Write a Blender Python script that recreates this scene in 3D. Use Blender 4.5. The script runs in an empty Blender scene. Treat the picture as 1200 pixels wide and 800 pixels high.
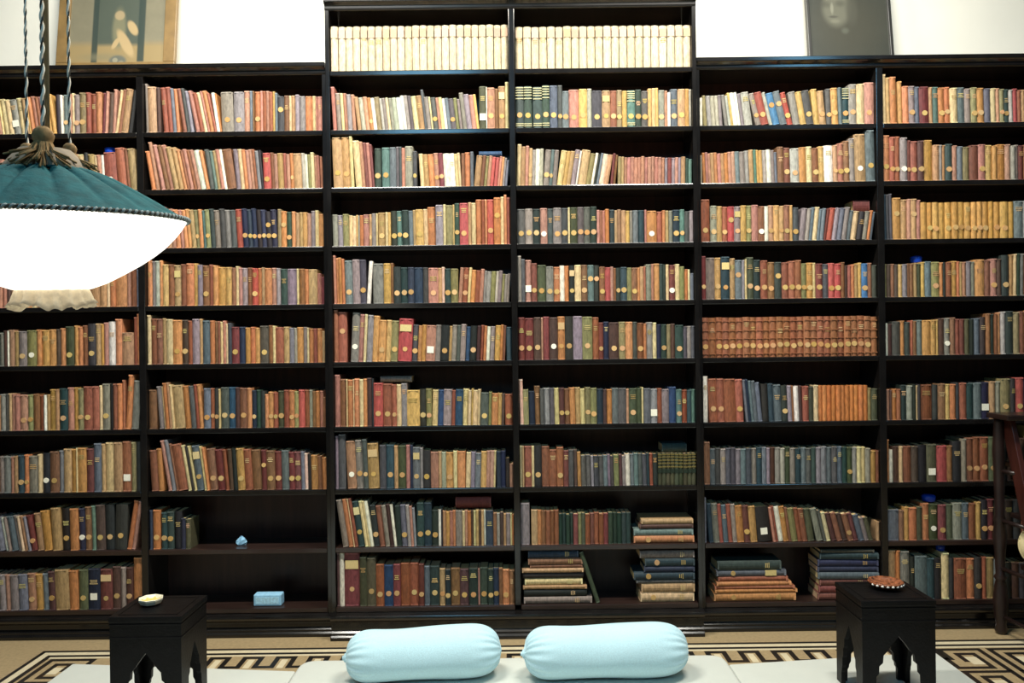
import bpy, bmesh, math, random, re
from mathutils import Vector, Matrix
random.seed(7)
sc = bpy.context.scene
COL = sc.collection
PI = math.pi

# ------------------------------------------------------------------ camera
F = 933.0          # focal length in pixels of the 1200 x 800 frame
CZ = 1.50          # eye height
ROLL = math.radians(0.7)
cs, sn = math.cos(ROLL), math.sin(ROLL)
cam_d = bpy.data.cameras.new('camera')
cam_d.sensor_width = 36.0
cam_d.lens = 36.0 * F / 1200.0
cam_d.clip_start = 0.05
cam = bpy.data.objects.new('camera', cam_d)
COL.objects.link(cam)
cam.location = (0, 0, CZ)
cam.rotation_euler = (PI / 2, ROLL, 0)
sc.camera = cam

# ------------------------------------------------------------------ light and exposure
sc.view_settings.view_transform = 'Standard'
sc.view_settings.look = 'None'
sc.view_settings.gamma = 1.0
sc.view_settings.use_curve_mapping = False
sc.view_settings.exposure = 0.0
world = bpy.data.worlds.new('world'); sc.world = world
world.use_nodes = True
bg = world.node_tree.nodes['Background']
bg.inputs[0].default_value = (0.80, 0.90, 1.0, 1)
bg.inputs[1].default_value = 0.035

def area(name, loc, target, sx, sy, power, color):
    l = bpy.data.lights.new(name, 'AREA'); l.shape = 'RECTANGLE'
    l.size, l.size_y, l.energy, l.color = sx, sy, power, color
    o = bpy.data.objects.new(name, l); COL.objects.link(o)
    o.location = loc
    o.rotation_euler = (Vector(target) - Vector(loc)).to_track_quat('-Z', 'Z').to_euler()
    return o
area('ceiling_tube_light', (1.10, 2.80, 4.05), (0.8, 3.8, 0.3), 1.2, 0.20, 120, (1.0, 0.955, 0.86))
area('ceiling_tube_light', (-1.15, 2.75, 4.05), (-0.9, 3.8, 0.3), 1.2, 0.20, 125, (1.0, 0.955, 0.86))
area('ventilator_daylight', (-1.10, -2.6, 4.75), (-0.5, 4.1, 2.9), 1.2, 1.0, 62, (0.25, 0.66, 1.0))
area('ventilator_daylight', (3.90, -2.6, 5.15), (1.5, 4.1, 2.9), 0.6, 0.6, 18, (0.25, 0.66, 1.0))

# ------------------------------------------------------------------ helpers
def uv(x, y):
    dx, dy = x - 600.0, y - 400.0
    return cs * dx - sn * dy, sn * dx + cs * dy
def at(x, y, Y):                       # pixel + known depth -> point
    u, v = uv(x, y)
    return Vector((u * Y / F, Y, CZ - v * Y / F))
def lin(c):
    return tuple((x / 12.92) if x <= 0.04045 else ((x + 0.055) / 1.055) ** 2.4 for x in c)

def empty(name, loc=(0, 0, 0), rot=(0, 0, 0)):
    o = bpy.data.objects.new(name, None); COL.objects.link(o)
    o.location = loc; o.rotation_euler = rot; o.empty_display_size = 0.05
    return o
def tag(o, label, cat, group=None, kind=None):
    if label: o['label'] = label
    if cat: o['category'] = cat
    if group: o['group'] = group
    if kind: o['kind'] = kind
    return o

class MB:
    def __init__(s): s.v = []; s.f = []; s.m = []; s.c = []
    def add(s, vs, fs, mat=0, col=None, M=None):
        n = len(s.v)
        s.v += [tuple(M @ Vector(p)) for p in vs] if M is not None else [tuple(p) for p in vs]
        s.f += [tuple(i + n for i in f) for f in fs]
        s.m += [mat] * len(fs); s.c += [col] * len(fs)
    def box(s, x0, x1, y0, y1, z0, z1, mat=0, col=None, M=None):
        s.add([(x0,y0,z0),(x1,y0,z0),(x1,y1,z0),(x0,y1,z0),(x0,y0,z1),(x1,y0,z1),(x1,y1,z1),(x0,y1,z1)],
              [(0,3,2,1),(4,5,6,7),(0,1,5,4),(1,2,6,5),(2,3,7,6),(3,0,4,7)], mat, col, M)
    def prism(s, pts, z0, z1, mat=0, col=None, M=None):        # polygon in xy, extruded in z (ccw)
        n = len(pts)
        s.add([(x,y,z0) for x,y in pts] + [(x,y,z1) for x,y in pts],
              [tuple(reversed(range(n))), tuple(range(n, 2*n))] + [(i,(i+1)%n,n+(i+1)%n,n+i) for i in range(n)], mat, col, M)
    def prism_y(s, pts, y0, y1, mat=0, col=None, M=None):      # polygon in xz, extruded in y
        n = len(pts)
        s.add([(x,y0,z) for x,z in pts] + [(x,y1,z) for x,z in pts],
              [tuple(range(n)), tuple(reversed(range(n, 2*n)))] + [(i,n+i,n+(i+1)%n,(i+1)%n) for i in range(n)], mat, col, M)
    def prism_x(s, pts, x0, x1, mat=0, col=None, M=None):      # polygon in yz, extruded in x
        n = len(pts)
        s.add([(x0,y,z) for y,z in pts] + [(x1,y,z) for y,z in pts],
              [tuple(reversed(range(n))), tuple(range(n, 2*n))] + [(i,(i+1)%n,n+(i+1)%n,n+i) for i in range(n)], mat, col, M)
    def lathe(s, prof, n=32, mat=0, col=None, M=None, fr=None, fz=None, close=False):
        vs = []; k = len(prof)
        for j in range(n):
            a = 2 * PI * j / n
            for i, (r, z) in enumerate(prof):
                rr = r * (fr(a, i / (k-1)) if fr else 1.0)
                zz = z + (fz(a, i / (k-1)) if fz else 0.0)
                vs.append((rr * math.cos(a), rr * math.sin(a), zz))
        fs = []
        kk = k if close else k - 1
        for j in range(n):
            for i in range(kk):
                fs.append((j*k+i, ((j+1)%n)*k+i, ((j+1)%n)*k+(i+1)%k, j*k+(i+1)%k))
        s.add(vs, fs, mat, col, M)
    def tube(s, pts, r, n=8, mat=0, col=None, cap=True, closed=False):
        P = [Vector(p) for p in pts]; k = len(P); vs = []
        rad = r if isinstance(r, (list, tuple)) else [r] * k
        for i in range(k):
            t = (P[(i+1) % k] - P[i-1]) if closed else (P[min(i+1,k-1)] - P[max(i-1,0)])
            t.normalize()
            ref = Vector((0,0,1)) if abs(t.z) < 0.9 else Vector((1,0,0))
            a = t.cross(ref).normalized(); b = t.cross(a).normalized()
            for j in range(n):
                q = 2 * PI * j / n
                vs.append(P[i] + (a * math.cos(q) + b * math.sin(q)) * rad[i])
        fs = []
        for i in range(k if closed else k - 1):
            for j in range(n):
                i2 = (i + 1) % k
                fs.append((i*n+j, i*n+(j+1)%n, i2*n+(j+1)%n, i2*n+j))
        if cap and not closed:
            fs.append(tuple(reversed(range(n)))); fs.append(tuple((k-1)*n+j for j in range(n)))
        s.add(vs, fs, mat, col)
    def build(s, name, mats, parent=None, smooth=False, bevel=0, seg=2, loc=None):
        me = bpy.data.meshes.new(name)
        me.from_pydata(s.v, [], s.f)
        if not isinstance(mats, (list, tuple)): mats = [mats]
        for m in mats: me.materials.append(m)
        if len(mats) > 1: me.polygons.foreach_set('material_index', s.m)
        if any(c is not None for c in s.c):
            at_ = me.color_attributes.new('Col', 'FLOAT_COLOR', 'CORNER')
            buf = []
            for p, c in zip(me.polygons, s.c):
                c = c or (0.5, 0.5, 0.5)
                buf += [c[0], c[1], c[2], 1.0] * p.loop_total
            at_.data.foreach_set('color', buf)
        if smooth: me.polygons.foreach_set('use_smooth', [True] * len(me.polygons))
        me.update()
        o = bpy.data.objects.new(name, me); COL.objects.link(o)
        if parent: o.parent = parent
        if loc: o.location = loc
        if bevel:
            b = o.modifiers.new('bevel', 'BEVEL'); b.width = bevel; b.segments = seg; b.limit_method = 'ANGLE'
        return o

# ------------------------------------------------------------------ materials
def mat(name, col, rough=0.6, spec=0.5, noise=0.0, nscale=20.0, bump=0.0, bscale=60.0, coat=0.0, stretch=None, emis=0.0, sheen=0.0):
    m = bpy.data.materials.new(name); m.use_nodes = True
    nt = m.node_tree; p = nt.nodes['Principled BSDF']
    p.inputs['Roughness'].default_value = rough
    p.inputs['Specular IOR Level'].default_value = spec
    p.inputs['Coat Weight'].default_value = coat
    p.inputs['Coat Roughness'].default_value = 0.15
    if sheen: p.inputs['Sheen Weight'].default_value = sheen
    c = (*col, 1)
    p.inputs['Base Color'].default_value = c
    if emis:
        p.inputs['Emission Color'].default_value = c; p.inputs['Emission Strength'].default_value = emis
    if noise or bump:
        tc = nt.nodes.new('ShaderNodeTexCoord'); mp = nt.nodes.new('ShaderNodeMapping')
        nt.links.new(tc.outputs['Object'], mp.inputs[0])
        if stretch: mp.inputs['Scale'].default_value = stretch
    if noise:
        n = nt.nodes.new('ShaderNodeTexNoise'); n.inputs['Scale'].default_value = nscale; n.inputs['Detail'].default_value = 5
        nt.links.new(mp.outputs[0], n.inputs[0])
        r = nt.nodes.new('ShaderNodeMapRange')
        r.inputs[1].default_value = 0.3; r.inputs[2].default_value = 0.7
        r.inputs[3].default_value = 1 - noise; r.inputs[4].default_value = 1 + noise
        nt.links.new(n.outputs[0], r.inputs[0])
        h = nt.nodes.new('ShaderNodeMix'); h.data_type = 'RGBA'; h.blend_type = 'MULTIPLY'
        h.inputs[0].default_value = 1.0; h.inputs[6].default_value = c
        nt.links.new(r.outputs[0], h.inputs[7]); nt.links.new(h.outputs[2], p.inputs['Base Color'])
    if bump:
        n2 = nt.nodes.new('ShaderNodeTexNoise'); n2.inputs['Scale'].default_value = bscale; n2.inputs['Detail'].default_value = 4
        nt.links.new(mp.outputs[0], n2.inputs[0])
        b = nt.nodes.new('ShaderNodeBump'); b.inputs['Strength'].default_value = bump; b.inputs['Distance'].default_value = 0.01
        nt.links.new(n2.outputs[0], b.inputs['Height']); nt.links.new(b.outputs[0], p.inputs['Normal'])
    return m

def attr_mat(name, rough, noise, nscale, spec=0.4, stretch=(1, 1, 0.35)):
    m = bpy.data.materials.new(name); m.use_nodes = True
    nt = m.node_tree; p = nt.nodes['Principled BSDF']
    p.inputs['Roughness'].default_value = rough; p.inputs['Specular IOR Level'].default_value = spec
    a = nt.nodes.new('ShaderNodeAttribute'); a.attribute_name = 'Col'
    g = nt.nodes.new('ShaderNodeNewGeometry')
    mp = nt.nodes.new('ShaderNodeMapping'); mp.inputs['Scale'].default_value = stretch
    nt.links.new(g.outputs['Position'], mp.inputs[0])
    n = nt.nodes.new('ShaderNodeTexNoise'); n.inputs['Scale'].default_value = nscale; n.inputs['Detail'].default_value = 6
    n.inputs['Roughness'].default_value = 0.65
    nt.links.new(mp.outputs[0], n.inputs[0])
    r = nt.nodes.new('ShaderNodeMapRange'); r.inputs[1].default_value = 0.32; r.inputs[2].default_value = 0.68
    r.inputs[3].default_value = 1 - noise; r.inputs[4].default_value = 1 + noise
    nt.links.new(n.outputs[0], r.inputs[0])
    h = nt.nodes.new('ShaderNodeMix'); h.data_type = 'RGBA'; h.blend_type = 'MULTIPLY'; h.inputs[0].default_value = 1
    nt.links.new(a.outputs['Color'], h.inputs[6]); nt.links.new(r.outputs[0], h.inputs[7])
    nt.links.new(h.outputs[2], p.inputs['Base Color'])
    b = nt.nodes.new('ShaderNodeBump'); b.inputs['Strength'].default_value = 0.25; b.inputs['Distance'].default_value = 0.002
    nt.links.new(n.outputs[0], b.inputs['Height']); nt.links.new(b.outputs[0], p.inputs['Normal'])
    return m

M_case = mat('black_stained_wood', (0.008, 0.0072, 0.0068), 0.16, 0.55, 0.35, 9, 0.0, 40, coat=0.0, stretch=(1, 1, 1))
M_back = mat('dark_brown_back_boards', (0.032, 0.013, 0.010), 0.40, 0.4, 0.4, 6, stretch=(6, 1, 0.6))
M_shelf = mat('dark_brown_shelf_wood', (0.026, 0.014, 0.011), 0.28, 0.5, 0.35, 8, coat=0.1, stretch=(0.5, 3, 3))
M_wall = mat('cream_plaster', (0.90, 0.875, 0.77), 0.8, 0.2, 0.03, 3, 0.05, 30)
M_floor = mat('beige_terrazzo', lin((0.66, 0.58, 0.44)), 0.35, 0.5, 0.14, 60)
M_black = mat('black_marble', lin((0.13, 0.12, 0.11)), 0.3, 0.5, 0.2, 30)
M_cream = mat('cream_marble', lin((0.86, 0.81, 0.68)), 0.3, 0.5, 0.07, 25)
M_table = mat('ebonised_carved_wood', (0.0035, 0.0035, 0.004), 0.40, 0.16, 0.3, 30, 0.15, 120)
M_sheet = mat('white_cotton_sheet', lin((0.80, 0.82, 0.79)), 0.85, 0.2, 0.03, 6, 0.35, 5)
M_bolster = mat('pale_blue_cotton', lin((0.76, 0.90, 0.94)), 0.85, 0.2, 0.06, 160, 0.15, 220, sheen=0.2)
M_brown = mat('red_brown_wood', lin((0.24, 0.11, 0.085)), 0.35, 0.5, 0.3, 12, stretch=(3, 3, 0.6))
M_darkbrown = mat('dark_turned_wood', lin((0.13, 0.085, 0.075)), 0.35, 0.5, 0.3, 12)
M_gold = mat('gilt_brown_frame', lin((0.50, 0.40, 0.24)), 0.45, 0.5, 0.2, 14)
M_blackframe = mat('black_frame', lin((0.16, 0.16, 0.15)), 0.4)
M_cloth = attr_mat('book_cloth', 0.62, 0.34, 95)
M_paper = attr_mat('aged_paper', 0.9, 0.12, 240, 0.2, (1, 1, 1))
M_teal = mat('teal_velvet', lin((0.03, 0.31, 0.33)), 0.85, 0.15, 0.25, 30, 0.2, 90, sheen=0.0)
M_rope = mat('brown_rope', lin((0.58, 0.47, 0.32)), 0.9, 0.2, 0.25, 90)
M_cap = mat('grey_brown_fabric', lin((0.56, 0.51, 0.44)), 0.9, 0.2, 0.12, 60)
M_cordw = mat('pale_cord_strand', lin((0.92, 0.90, 0.84)), 0.9, 0.2)
M_cordd = mat('dark_cord_strand', lin((0.27, 0.27, 0.25)), 0.9, 0.2)
M_rod = mat('brass_grey_rod', lin((0.56, 0.52, 0.42)), 0.5)
M_trim = mat('teal_grey_braid', lin((0.55, 0.60, 0.60)), 0.9, 0.2, 0.2, 80)
M_glow = mat('lit_white_shade', (1.0, 0.965, 0.88), 0.8, 0.2, emis=1.45)
M_frill = mat('cream_silk_frill', lin((0.86, 0.80, 0.68)), 0.8, 0.3, 0.25, 60, emis=0.20)  # slight emission stands in for lamplight coming through the silk
M_bluep = mat('blue_plastic', lin((0.06, 0.26, 0.72)), 0.35)
M_white = mat('white_ceramic', lin((0.90, 0.88, 0.78)), 0.3, 0.5, 0.08, 40)
M_lblue = mat('pale_blue_card', lin((0.58, 0.78, 0.90)), 0.7, 0.3, 0.12, 60)
M_creamc = mat('cream_cotton', lin((0.84, 0.78, 0.60)), 0.9, 0.2, 0.05, 30)
M_dish = mat('mottled_brown_dish', lin((0.50, 0.30, 0.20)), 0.25, 0.5, 0.7, 70)
M_glint = mat('white_glint', lin((0.92, 0.90, 0.86)), 0.25)

# ------------------------------------------------------------------ setting
YS, YC = 4.10, 4.05          # front plane of the side cases / of the taller centre case
YW = 4.36                    # wall
def slab(name, x0, x1, y0, y1, z0, z1, m):
    b = MB(); b.box(x0, x1, y0, y1, z0, z1); o = b.build(name, m); o['kind'] = 'structure'; return o
floor = slab('floor', -4.6, 4.6, -3.2, YW, -0.06, 0.0, M_floor)
slab('wall_back', -4.6, 4.6, YW, YW + 0.12, 0.0, 5.7, M_wall)
slab('ceiling', -4.6, 4.6, -3.2, YW + 0.12, 5.7, 5.8, M_wall)

# inlaid border: two black lines with a cream band, then a running key
def inlay(name, boxes, m):
    for (x0, x1, y0, y1) in boxes:
        b = MB(); b.box(min(x0,x1), max(x0,x1), min(y0,y1), max(y0,y1), -0.003, 0.0012); b.build(name, m, floor)
XL, XR = -2.33, 2.95
inlay('black_border_strip', [(XL, XR, 3.908, 3.930), (XL, XL+.022, 1.5, 3.908), (XL+.055, XR, 3.850, 3.874), (XL+.055, XL+.079, 1.5, 3.850)], M_black)
inlay('cream_border_strip', [(XL+.022, XR, 3.874, 3.908), (XL+.022, XL+.055, 1.5, 3.874), (XL+.079, XR, 3.832, 3.850)], M_cream)
P = 0.158; T = 0.025; yt, yb = 3.826, 3.690
x = -1.94
while x < 1.86:
    inlay('key_piece', [(x, x + P/2 + T, yt - T, yt), (x + P/2, x + P/2 + T, yb + T, yt - T), (x + P/2, x + P + T, yb, yb + T), (x + P, x + P + T, yb + T, yt - T)], M_black)
    inlay('cream_key_piece', [(x + T + .012, x + P/2 - .012, yb, yt - T - .012)], M_cream)
    x += P
def spiral(x0, y1, s, flip):                          # a square key block, outer edge s, running inwards
    t = 0.024; g = 0.030
    mx = (lambda a: x0 + s - (a - x0)) if flip else (lambda a: a)
    a0, a1, b0, b1 = x0, x0 + s, y1 - s, y1
    pcs = [(a0, a1, b1 - t, b1), (a1 - t, a1, b0, b1 - t), (a0 + t + g, a1 - t, b0, b0 + t), (a0 + t + g, a0 + 2*t + g, b0 + t, b1 - 2*t - g),
           (a0 + t + g, a1 - 2*t - g, b1 - 2*t - g, b1 - t - g), (a1 - 3*t - g, a1 - 2*t - g, b0 + 2*t + g, b1 - 2*t - g), (a0, a0 + t, b0 - .03, b1 - t)]
    inlay('key_piece', [(mx(p[0]), mx(p[1]), p[2], p[3]) for p in pcs], M_black)
    inlay('cream_key_piece', [(mx(a0 + 2*t + g), mx(a1 - 3*t - g), b0 + 2*t, b1 - 3*t - g)], M_cream)
for k in range(4):
    spiral(-2.235, 3.826 - k * .255, .225, False)
for k in range(4):
    for q in range(3):
        spiral(1.99 + q * .262, 3.822 - k * .255, .235, (k + q) % 2 == 0)

# ------------------------------------------------------------------ bookcases
BAYS = [(-647, -437), (-429, -219.5), (-210, 0), (7, 215), (223.5, 430), (438, 645)]
VROW = [-319.5, -250.3, -182.8, -114.3, -46.5, 22, 97.8, 170.9, 239.3, 309]
DEPTH = 0.235
def zof(v, Y): return CZ - v * Y / F
SH_T = 0.026
def bookcase(label, Y, bays, rows, vtop_in, vtop_out, plinth_y, name='bookcase'):
    r = empty(name, ((bays[0][0] + bays[-1][1]) / 2 * Y / F, Y, 0))
    tag(r, label, 'bookcase')
    inv = Matrix.Translation(-Vector(r.location))
    def part(nm, m, fn, bevel=0.003, seg=2):
        b = MB(); fn(b); o = b.build(nm, m, r, bevel=bevel, seg=seg)
        o.data.transform(inv); return o
    k = Y / F
    yb = Y + DEPTH
    xl, xr = bays[0][0] * k, bays[-1][1] * k
    pw = 0.0225
    zin, zout = zof(vtop_in, Y), zof(vtop_out, Y)
    zb = zof(VROW[-1], Y)
    part('side_panel', M_case, lambda b: b.box(xl - pw, xl, Y, yb, 0.0, zout - .001))
    part('side_panel', M_case, lambda b: b.box(xr, xr + pw, Y, yb, 0.0, zout - .001))
    for a, c in zip(bays[:-1], bays[1:]):
        part('divider', M_case, lambda b: b.box(a[1] * k, c[0] * k, Y - .003, yb, zb, zin))
    part('back_panel', M_back, lambda b: b.box(xl, xr, yb, yb + 0.014, 0.0, zout), 0)
    for a in bays:
        for i in rows:
            z = zof(VROW[i], Y)
            part('shelf', M_shelf if i in (8, 9) else M_case, lambda b: b.box(a[0] * k, a[1] * k, Y, yb, z - SH_T, z), 0.004, 2)
    # top with stepped cornice
    e = 0.0
    prof = [(yb, zin), (Y, zin), (Y - .006, zin + .006), (Y - .006, zin + .022), (Y - .020, zin + .030), (Y - .030, zin + .034), (Y - .030, zout), (yb, zout)]
    part('cornice', M_case, lambda b: b.prism_x(prof, xl - pw, xr + pw), 0.0025)
    # plinth: torus moulding under the lowest shelf, fascia, foot moulding
    p = plinth_y
    prof2 = [(yb, 0), (p, 0), (p, .016), (p + .010, .026), (p + .010, .034), (p + .022, .046), (p + .022, zb - .070), (p + .004, zb - .058),
             (p - .004, zb - .046), (p - .002, zb - .034), (Y - .004, zb - SH_T - .001), (yb, zb - SH_T - .001)]
    part('plinth', M_case, lambda b: b.prism_x(prof2, xl - pw, xr + pw), 0.002)
    return r
bookcase('black wooden bookcase under the gilt framed picture, behind hanging lamp', YS, BAYS[0:2], range(1, 10), -315.5, -328, 4.074)
bookcase('tallest black wooden bookcase in the middle, behind the two bolsters', YC, BAYS[2:4], range(0, 10), -390, -403, 4.012)
bookcase('black wooden bookcase under the dark portrait, behind the wooden steps', YS, BAYS[4:6], range(1, 10), -315.5, -328, 4.074)

# ------------------------------------------------------------------ books
PAL = {  # sRGB look of the cloth or leather, plain colour word
 'a': ((.66,.51,.33),'tan'), 'b': ((.50,.32,.20),'brown'), 'c': ((.79,.69,.48),'cream'), 'd': ((.29,.19,.15),'dark brown'),
 'e': ((.28,.28,.28),'charcoal grey'), 'f': ((.28,.29,.20),'dark olive'), 'g': ((.50,.47,.43),'grey'), 'h': ((.60,.58,.52),'light grey'),
 'i': ((.13,.16,.25),'navy blue'), 'j': ((.82,.67,.58),'pale pink'), 'k': ((.16,.16,.15),'black'), 'l': ((.50,.46,.48),'mauve grey'),
 'm': ((.44,.21,.19),'maroon'), 'n': ((.15,.22,.19),'dark green'), 'o': ((.73,.46,.26),'orange tan'), 'p': ((.66,.45,.36),'pinkish brown'),
 'q': ((.15,.24,.26),'dark teal'), 'r': ((.68,.28,.25),'red'), 's': ((.36,.40,.42),'slate blue'), 't': ((.33,.45,.40),'sage green'),
 'u': ((.15,.28,.41),'blue'), 'v': ((.50,.47,.29),'olive'), 'w': ((.85,.83,.76),'white'), 'x': ((.57,.31,.21),'rust red'),
 'y': ((.74,.58,.31),'yellow'), 'z': ((.72,.51,.25),'ochre'), 'A': ((.20,.42,.60),'bright blue'),
 'V': ((.75,.68,.55),'vellum'), 'B': ((.60,.36,.22),'tan leather'), 'Y': ((.76,.56,.26),'golden tan'), 'F': ((.27,.27,.18),'olive gold'), 'O': ((.76,.44,.20),'orange')}
ROWS = {}
def R(bay, row, txt, x0=None, x1=None): ROWS[(bay, row)] = (txt, x0, x1)
# colour letter + width in pixels; ^ height in pixels; * round label, ! high label, ' white square, @ white round, + two labels, % gilt bands
# \n and /n lean left / right by n degrees, | upright, _n gap, #n repeat
R(0,1,r"\6 p5^42 a5 o5 b4 x5 c4 p5 a5 g5 \8 p3 c2 c6^42 c6 g8'^41 c7^43 a5 y2 o4 p5^45 x4 p4 a4 z4^46 z5 \2 k5 w3 | s6*^46 p4 c3^48 g7*^46 v8*^48 x6^48 x6 o7 /3 m4 p3^49 d5 p4^52 /8 c3 b4^52 a8^52 k5^51")
R(0,2,r"\3 p5^38 o5 x5 p4 p5^38 o5 x4 p4 p5 a5 b6 p5 o5 x6 a4 p5 c4 b5 a6 p5 o4 e5 k4!^44 p4 c6^43 k4^45 a6^43 c2 p4 w3 x12@^45 \5 x9^50 b3 a7^49")
R(0,3,r"p6^42 o5 b6 x7* c4 p5 a6 g7 k6 o5 x6 b5 p6 a5 v6 e7* o5 p6 b6 x5 c4 a6 o6 p5 d6 b5 x6 o5 p5 a5 g6")
R(0,4,r"p6^40 m5 a6 o6 b5 x6 p4 p4 d4 p5 g4 a5 o6 c4 b6 x5 a6 p5 o5 e6 a6^41 c5 o6 a9^42 a6 c3 o5 o11^44 p4 b5 s3")
R(0,5,r"p6^40 g7 b6 a5 k6 o6 e5 g5 d3^42 w2 p6 a5^41 g9*^41 v11@^42 o5 z8^42 z8 d5^43 o6^44 f9*^46 z4 o5 b6^47 k9*^49 a6^49 z3 p5^50 w8^51 o7^54 a13^38 x4^56 o3^60")
R(0,6,r"x6^41 g7 b6 p5 k6 o6 a5 g6^43 e4 a3 p3 p6^42 p9*^42 v6*^42 b7 x5 w3 a3^42 z7^48 a4 q9*^49 p7 z5 v6* x10*^51 x8^51 c3^52 g8*^54 k4 x5 o5 x3^58 /4 o6^64 g8^57")
R(0,7,r"b6^42 s7 a6 p6 k6 o6 g5 l8^43 p3 a4 q7*^44 o5* g10^43 c4^45 k8@^46 b10*^48 l5 a8^51 z6 c1^52 z9^52 m8^51 s8^57 a4 c9 a9 x10'^59 v5^58 k6")
R(0,8,r"\8 g6^40 s7 b6 a5 p6 \9 s8^40 w4 g3 s7^41 g4 j3 p4 l3 m6*^42 \6 a8^44 z9^47 \3 a10^50 \1 k9*^49 o9^49 i7@^49 b8*^51 t4^52 d10*^53 k10*^53 /2 k13*^53 /9 o5^58 p4")
R(0,9,r"\2 s7^41 b7 a6 k7 g6 g6^42 p5 l8 s9^42 p8*^43 z7^42 s6 d7*^45 a14^47 o9^46 | f9*^47 i12'^48 m12+^47 d9*^50 g5 d7*^49 o10^60")
R(1,1,r"\1 g3^58 a11^54 d5^53 \4 x6^53 x6 s4^52 o4 \8 b5 e4 l4^49 \11 p5 x5^47 c4 p3^49 o5 x3^47 \8 w4 o2^46 \2 g15*^47 | l13*^47 p7^48 s4 b2 o7*^47 p3 x4 p4 x4 y3^47 s3^45 e8!^41 b6^42 c3 a5^42 l5 l7^41 o9^41 c4 p2 p6^40")
R(1,2,r"\9 o5^46 p4^57 \11 p5^54 b5 p5 a6^51 a6 o4^48 b3 p4 x4 p4 w7^47 o4 \8 e5 t4^46 a4 p4^47 w3 b11^47 \5 l5^47 c5 o4 p4^46 p4 b3 l4 k3^46 \2 r9*^42 b4 p4^41 a7 x4 p4 o4* a10^41 h4 w3 v4 c4 p3^38 p3 x3")
R(1,3,r"\5 p5^50 o5 x5 p5 a5^46 p4 o5 p4 o4 z4^46 a5 v4*^45 \3 o4 t3 v5*^45 n5 g6 e6 g6 e6 r7^45 i6* i5* i5* k5* i5* k6*!^42 i6*^44 | v4 o6!^42 n6*^41 o4 a4^40 a4 z5 p4 l5^42 c4 z5^38")
R(1,4,r"o5^54 g4^53 h4 o3 y6^49 b6 a7+^48 b5^49 o8 z4 l5^48 b7* x4 o5^47 z8^45 y6 b4 c3 p4^44 g5 b5 r6*^43 o4 a3 o7^43 p5 l4 n7^42 l10^42 c2 b6^42 o4 a9^41 p4^36 m3^32")
R(1,5,r"c4^58 b6^54 b6 a4 c7^53 o10*^52 d7*^52 x4 l8^53 a3 s8^51 o5 b3^50 x3 c3 p3 c2^47 e4 m8*^43 i7^43 z5^42 o5 z5 f10*^44 b4 c3 x9^42 a6 l5 g3^41 z7 g4 c2 o5^40 x4 o5 a3^37")
R(1,6,r"b9^46 \4 g6^50 c2 o4^54 a3 c3^52 a12^51 o7 e6 x4 o4^52 | s8*^47 x5* k5*^47 c2 e9*^48 u8*^48 d5 b9*^47 o5 i5*^44 n5 k5 o4^39 o6*^42 x5* f7*^43 x6 o6* v5* r7^44 x5 g4 b4^42 o4 p4 b3^35")
R(1,7,r"\3 b9^48 o6^50 \9 p5^60 s4 b3^56 x12^55 c4^54 k3 c3 \7 s9+^53 c3 o3^51 \5 b10*^49 m10*^48 x4 \3 d5 k5^49 z9*^49 x9^48 b11^47 \1 m6!^47 b10*^46 m8*^45 s9^46 m7*^44 m8* s4 j4^42 k4 z8^40 b5 o5^37")
R(1,8,r"i3^46 o9*^46 _1 q7*^43 n8*^44 _1 k8^44 i5^36 f6^35",None,222)
R(2,0,"_0.6 V8^53 "+"_0.6 V8 "*23)
R(2,1,r"\3 p4^51 g6^44 c3 p4 l5^42 p4 \6 a4^39 h5 p5 o4* w4 v6 h3^37 g4 c3 g4 h5 w5 w4^40 g4 e4 c6 a6 e3^47 g5^38 c2 e6* p3^37 c4 w3 s4 e6*^36 v4 g3 g5^43 l6^41 p5 y3 | f8'^50 w1 p9*^48 b4^47 a8+^50 c4^55")
R(2,2,r"\2 a12*^62 a10* c4 \4 c8^55 p4^54 m4^53 p4 m3^51 | n8*^46 _1 t10*^47 s8^47 e4 e3 p4^46 g10^48 e5*^42 _2 \3 c5^39 a6 o7 p6* m6* w8 w6 c4 c3 | b4 o7^40 s4 /6 a8^36 b4 v4 p4 r4^34 r5 p3 o3 g3 s3^30")
R(2,3,r"\1 g6^37 l6 v7 | c4^36 c4 y2 g2 o4 p7^37 a3* g5^38 c2 a9*^39 c3 y3 \1 k7*^41 t6* n8* s5 a3 y9*^42 c5 o9^45 | l9^47 c3 v8 a2 n6*^49 r10*^49 a4 c5 o7^53 x3 o3 r8*^53 o8!^55 c4 o3^58 x4^55")
R(2,4,r"\1 p3^57 o3^54 o3 o3^53 s9*^51 g8 e7* /4 w4^50 | g12^47 y8^47 b3 k8*^43 n8*^42 i7*^42 i10 e6 p11*^41 a4 j3 n7*^40 v8* /4 p4^41 x6* c3 o5^38 x5 p4 g3^37 g5 v5^36 h3 g4 v3^33 g3 g3")
R(2,5,r"x5^62 x10!^59 _4 /3 g9@^58 p6^56 c3 l7^55 z7^54 z8*^49 y6 v9*^48 r16+^50 e7*^43 z4^42 z5 p11'^42 g6 k10*^42 a3 g6 e4 g6^43 u5^40 k8*^41 d4 x4 o3 w4^40 g6 z6^41 o3 b3 | q6^39")
R(2,6,r"p6^61 b7^56 c1 o6 c1 o6 c4 o4 d5^57 k2 r10*^51 x10*^50 x5*^49 c5 g6^50 y14^42 k7*^43 v6* /2 c6^42 u6 g9 x4 u8^42 c6 c3 y2 c5^41 c3 e9*^38 v3 o7^37 z4 d3 | x8*^36")
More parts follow.
